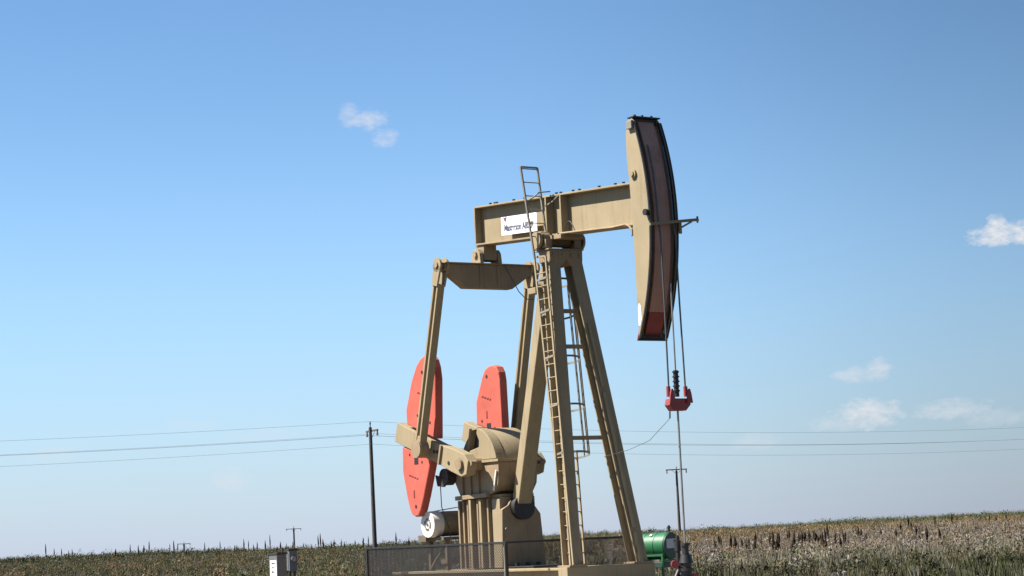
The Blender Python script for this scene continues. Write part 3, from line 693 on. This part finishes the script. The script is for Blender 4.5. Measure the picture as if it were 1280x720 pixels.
# bridle, carrier bar, rod
mb = MB()
for y in (-.17, .235):
    zt_ = [9.9 - (9.9-8.3)*i/10 for i in range(11)]
    mb.tube([(arc(z)+.018 if y > 0 else arc(z)+.018, y*(1 if y > 0 else 1), z) for z in zt_] + [(4.17, y, 7.9), (4.18, y*1.0+(.0), 6.5), (4.19, y+.02*(1 if y > 0 else -1), 4.65)], .019, 8)
mb.build('bridle_cable', M['cable'], pj)
mb = MB(); mb.tube([(4.2, .01, 6.85), (4.2, .01, 4.6)], .018); mb.tube([(4.2, .01, 4.3), (4.2, .01, 1.1)], .023, 12)
mb.build('polished_rod', M['steel'], pj)
mb = MB()
mb.prism([(-.27, 4.26), (-.17, 4.14), (.18, 4.14), (.31, 4.27), (.27, 4.40), (-.23, 4.40)], 4.11, 4.29, 'x')
cbx = mb.build('carrier_bar', M['carrier_red'], pj, .015)
mb = MB()
for y in (-.21, .25):
    mb.prism([(y-.08, 4.30), (y+.08, 4.30), (y+.05, 4.50), (y+.02, 4.60), (y-.02, 4.60), (y-.05, 4.50)], 4.30, 4.34, 'x'); mb.cyl((4.2, y, 4.44), (4.2, y, 4.66), .045, n=12)
mb.build('cable_socket', M['carrier_red'], cbx, .006)
mb = MB(); mb.cyl((4.2, .01, 4.44), (4.2, .01, 5.0), .055, n=16)
for k in range(5): mb.cyl((4.2, .01, 4.55+k*.1), (4.2, .01, 4.58+k*.1), .075, n=12)
mb.build('rod_clamp', M['black'], cbx)
mb = MB(); mb.tube([(4.25, -.24, 4.13), (4.25, -.25, 3.98)], .018); mb.tube([(4.25, -.25, 3.98), (3.7, -.4, 3.55), (3.1, -.55, 3.38), (2.2, -.5, 3.3), (1.15, .35, 3.3)], .006, 5); mb.build('load_cell_cable', M['cable'], cbx)

# ------------------------------------------------------------------ wellhead
wh = empty('wellhead', (OX, OY, 0), TH, label='black greasy wellhead with red valve handle under the polished rod', cat='wellhead')
mb = MB(); W = Vector((4.2, .01, 0))
mb.cyl((4.2, .01, 0), (4.2, .01, .42), .20, n=24)
for z in (.42, .60, .78): mb.cyl((4.2, .01, z), (4.2, .01, z+.06), .17, n=16)
mb.cyl((4.2, .01, .48), (4.2, .01, .95), .11, n=20); mb.build('casing_head', M['black'], wh, .008)
mb = MB(); mb.cyl((4.2, .01, .95), (4.2, .01, 1.12), .15, .11, n=16); mb.cyl((4.2, .01, 1.12), (4.2, .01, 1.30), .075, n=14); mb.cyl((4.2, .01, 1.30), (4.2, .01, 1.36), .10, n=12)
mb.build('stuffing_box', M['black'], wh, .008)
mb = MB(); mb.cyl((3.98, -.02, .70), (4.2, .01, .72), .05, n=12); mb.cyl((3.98, -.02, .30), (3.98, -.02, 1.36), .05, n=12); mb.cyl((3.98, -.02, 1.2), (3.98, -.02, 1.42), .07, n=12); mb.beam((3.98, -.02, 1.40), (3.98, -.02, 1.52), .05, .05)
mb.cyl((3.98, -.02, .8), (4.1, -.40, .3), .05, n=10); mb.cyl((4.2, .01, .5), (4.2, .35, .5), .055, n=12)
mb.build('flow_pipe', M['black'], wh, .004)
mb = MB(); mb.cyl((4.10, -.22, .93), (4.17, -.25, .93), .085, n=24); mb.cyl((4.00, -.04, .93), (4.12, -.23, .93), .045, n=12); mb.build('valve_handle', M['carrier_red'], wh, .012)
mb = MB(); mb.box(4.12, 4.28, .08, .28, .55, .72); mb.build('side_valve', M['dark_red'], wh, .02)

# ------------------------------------------------------------------ guard fence round the crank
gf = empty('safety_fence', (OX, OY, 0), TH, label='black pipe and wire mesh guard fence enclosing the cranks', cat='fence')
FX0, FX1, FY = -6.1, 0.02, 1.74; ZT = 1.55
xs = [FX0, (FX0+FX1)/2, FX1]
def post(x, y): MB().box(x-.035, x+.035, y-.035, y+.035, .0, ZT-.03).build('post', M['fence_black'], gf, .004)
for x in (FX0, FX1):
    for y in (-FY, FY): post(x, y)
mb = MB()
for y in (-FY, FY): mb.box(FX0-.035, FX1+.035, y-.025, y+.025, ZT-.03, ZT+.015); mb.box(FX0+.036, FX1-.036, y-.02, y+.02, .12, .17)
for x in (FX0, FX1): mb.box(x-.025, x+.025, -FY+.036, FY-.036, ZT-.03, ZT+.014); mb.box(x-.02, x+.02, -FY+.036, FY-.036, .12, .17)
mb.build('rail', M['fence_black'], gf, .004)
def mesh_panel(p, q, z0, z1, sp=.055, r=.0045):
    p, q = Vector(p), Vector(q); L = (q-p).length; d = (q-p)/L; H_ = z1-z0; mb = MB()
    k = -H_
    while k < L:
        for s_ in (1, -1):
            a0, a1 = max(0, k), min(L, k+H_)
            if a1 - a0 > .02:
                za_, zb_ = (a0-k), (a1-k)
                if s_ < 0: za_, zb_ = H_-za_, H_-zb_
                mb.beam(p+d*a0+Vector((0, 0, z0+za_)), p+d*a1+Vector((0, 0, z0+zb_)), r*2, r*2, (0, 0, 1))
        k += sp*1.3
    return mb.build('mesh_panel', M['mesh_grey'], gf)
mesh_panel((FX0+.04, -FY, 0), (FX1-.04, -FY, 0), .17, ZT-.03); mesh_panel((FX0+.04, FY, 0), (FX1-.04, FY, 0), .17, ZT-.03)
mesh_panel((FX0, -FY+.04, 0), (FX0, FY-.04, 0), .17, ZT-.03)
MB().cyl((FX1+.01, -FY-.045, ZT-.1), (FX1+.01, -FY-.045, .2), .022, n=8).build('gate_rod', M['galv'], gf)

# ------------------------------------------------------------------ green drum on its stand
DZ = 1.29; dr = empty('chemical_drum', (3.42, 51.6, 0), R(-42), label='green steel drum lying on its side on a pipe stand behind the wellhead', cat='drum')
# local x runs along the drum towards its visible dark end (at x = 0)
mb = MB(); mb.cyl((-.95, 0, DZ), (0, 0, DZ), .31, n=48); 
for x in (-.92, -.62, -.32, -.03): mb.cyl((x-.014, 0, DZ), (x+.014, 0, DZ), .319, n=48)
mb.build('body', M['green'], dr, .005)
mb = MB(); mb.cyl((.002, 0, DZ), (.02, 0, DZ), .30, n=48); mb.cyl((.02, 0, DZ), (.035, 0, DZ), .318, .318, n=48, caps=False); mb.build('end_cap', M['green_shaded'], dr)  # end turned away from the sun, its shade is in the colour
mb = MB(); mb.box(.021, .026, -.20, .24, DZ-.06, DZ+.16); mb.build('end_label', M['label_grey'], dr)
mb = MB(); mb.cyl((.026, .1, DZ+.10), (.05, .1, DZ+.10), .03, n=10); mb.build('drain_plug', M['black'], dr)
mb = MB(); mb.cyl((-.12, .1, DZ+.30), (-.12, .1, DZ+.47), .028, n=10); mb.cyl((-.12, .1, DZ+.40), (-.12, .1, DZ+.44), .045, n=10); mb.build('vent_pipe', M['dark_steel'], dr)
mb = MB()
for x in (-.72, -.42): mb.cyl((x, -.19, DZ+.235), (x, -.21, DZ+.262), .035, n=12)
mb.build('white_disc', M['motor_white'], dr)  # two small white discs high on the drum's side
mb = MB()
for x in (-.85, -.06):
    for y in (-.27, .27): mb.box(x-.025, x+.025, y-.025, y+.025, 0, DZ-.19)
    mb.box(x-.022, x+.022, -.244, .244, DZ-.36, DZ-.315)
for y in (-.27, .27): mb.box(-.825, -.085, y-.022, y+.022, DZ-.24, DZ-.195)
mb.build('stand', M['green'], dr, .004)
mb = MB(); mb.box(-.80, -.03, -.24, .24, DZ-.50, DZ-.37); mb.build('drip_tray', M['green_shaded'], dr, .01)

# ------------------------------------------------------------------ electrical cabinets on the left
def cabinet(x, y, w, d, z0, z1, rz, label):
    c = empty('electrical_cabinet', (x, y, 0), rz, label=label, cat='electrical box')
    mb = MB(); mb.box(-w/2, w/2, -d/2, d/2, z0, z1); mb.build('body', M['cab_grey'], c, .01)
    mb = MB(); mb.prism([(-d/2-.04, z1+.002), (d/2+.04, z1+.002), (d/2+.04, z1+.025), (-d/2-.04, z1+.05)], -w/2-.02, w/2+.02, 'x'); mb.build('lid', M['dark_steel'], c)
    mb = MB()
    for px in (-w/2+.05, w/2-.05): mb.box(px-.03, px+.03, -.03, .03, -.1, z0-.002)
    mb.build('post', M['dark_steel'], c)
    return c
c1 = cabinet(-6.13, 55, .26, .44, .55, 1.50, R(33), 'grey electrical cabinet with white placard, nearer of the two')
mb = MB(); mb.box(-.131-.006, -.1315, -.19, .15, .75, 1.36); pc = mb.build('placard', M['paper'], c1)
mb = MB()
for i, (a, b_, z0, z1) in enumerate(((-.12, .08, 1.26, 1.31), (-.06, .06, 1.16, 1.20), (-.05, .08, 1.04, 1.10), (-.1, .0, .94, .97), (-.02, .1, .86, .9), (-.12, .1, .79, .81))): mb.box(-.1395, -.1375, a, b_, z0, z1)
mb.build('print', M['cab_grey'], pc)
mb = MB(); mb.box(-.10, .10, -.228, -.2215, .62, 1.42); mb.build('door', M['cab_grey'], c1, .004)
c2 = cabinet(-6.30, 60, .22, .30, 1.02, 1.58, R(20), 'small dark grey meter box mounted behind the nearer cabinet')
mb = MB(); mb.cyl((0, -.23, 1.35), (0, -.152, 1.35), .07, n=16); mb.build('meter', M['steel'], c2)
mb = MB(); mb.cyl((-.25, 0, 0), (-.25, 0, 1.66), .03, n=10); mb.cyl((-.25, 0, 1.02), (-.10, 0, 1.02), .02, n=8); mb.build('conduit', M['dark_steel'], c2)

# ------------------------------------------------------------------ power line
def pole(x, y, ztop, arm_ang, arm_len, label, zb=None, r=.15, pin=True, drop=.72, name='utility_pole', transf=False):
    zb = float(height(x, y))-.5 if zb is None else zb
    p = empty(name, (x, y, zb), arm_ang, label=label, cat='utility pole', group='utility poles across the prairie')
    H_ = ztop-zb
    mb = MB(); mb.cyl((0, 0, 0), (0, 0, H_-.45), r*1.25, r*.85, n=12); mb.build('shaft', M['wood'], p)
    mb = MB(); mb.beam((-arm_len/2, -.14, H_-drop), (arm_len/2, -.14, H_-drop), .12, .12, (0, 0, 1)); arm = mb.build('crossarm', M['wood'], p)
    mb = MB(); mb.beam((-.6, -.16, H_-drop), (0, -.15, H_-drop-.5), .04, .02, (0, 0, 1)); mb.beam((.6, -.16, H_-drop), (0, -.15, H_-drop-.5), .04, .02, (0, 0, 1)); mb.build('brace', M['steel'], arm)
    mb = MB()
    for q in (-arm_len/2+.1, arm_len/2-.1): mb.cyl((q, -.14, H_-drop-.42), (q, -.14, H_-drop-.06), .09, .07, n=10); 
    mb.build('insulator', M['porcelain'], arm)
    if pin:
        mb = MB(); mb.cyl((0, 0, H_-.45), (0, 0, H_-.08), .05, n=8); mb.cyl((0, 0, H_-.2), (0, 0, H_), .08, .05, n=10); mb.build('top_pin', M['porcelain'], p)
    return p
la = math.atan2(42, 90.6)                       # line direction
P0, P1, P2 = (-101.5, 128), (-11.45, 170), (79.2, 212)
pole(P1[0], P1[1], 11.05, la+R(90), 2.4, 'tall dark wooden utility pole carrying the long wires left of the pumpjack')
pole(P0[0], P0[1], 11.0, la+R(90), 2.4, 'wooden utility pole at the left end of the wires')
pole(P2[0], P2[1], 10.6, la+R(90), 2.4, 'wooden utility pole at the right end of the wires')
pole(17.62, 250, 8.75, 0, 2.4, 'thin utility pole with plain crossarm seen beside the polished rod', r=.14, pin=True, drop=.35)
pole(-49.78, 480, 6.3, 0, 3.3, 'small distant utility pole rising behind the electrical cabinets', drop=.6, r=.2)
pole(-73.69, 480, 4.1, R(8), 2.8, 'tiniest distant utility pole barely above the left skyline', drop=.5, r=.2)
nrm = Vector((-math.sin(la), math.cos(la), 0))
wires = [((0, 0), 11.05, 1.0, .010), ((-1.1, 0), 10.05, 1.05, .009), ((1.1, 0), 10.05, 1.0, .014), ((-.15, 0), 9.3, 1.1, .010)]
for i, ((off, _), z, sg_, r_) in enumerate(wires):
    mb = MB(); o3 = nrm*off
    a, b_, c = (Vector((*q, 0))+o3 for q in (P0, P1, P2))
    a.z, b_.z, c.z = z, z, z-.45
    mb.tube(sag(a, b_, sg_, 30)+sag(b_, c, sg_*1.65, 30)[1:], r_, 6)
    w = mb.build('power_line', M['wire']); tag(w, ('uppermost thin power wire crossing behind the pumpjack', 'power wire of the middle pair on the far crossarm end', 'darker power wire on the near end of the crossarm', 'lowest power wire crossing behind the pumpjack')[i], 'power line', 'power wires strung between the wooden poles')
# slim pole seen faintly between pedestal and ladder
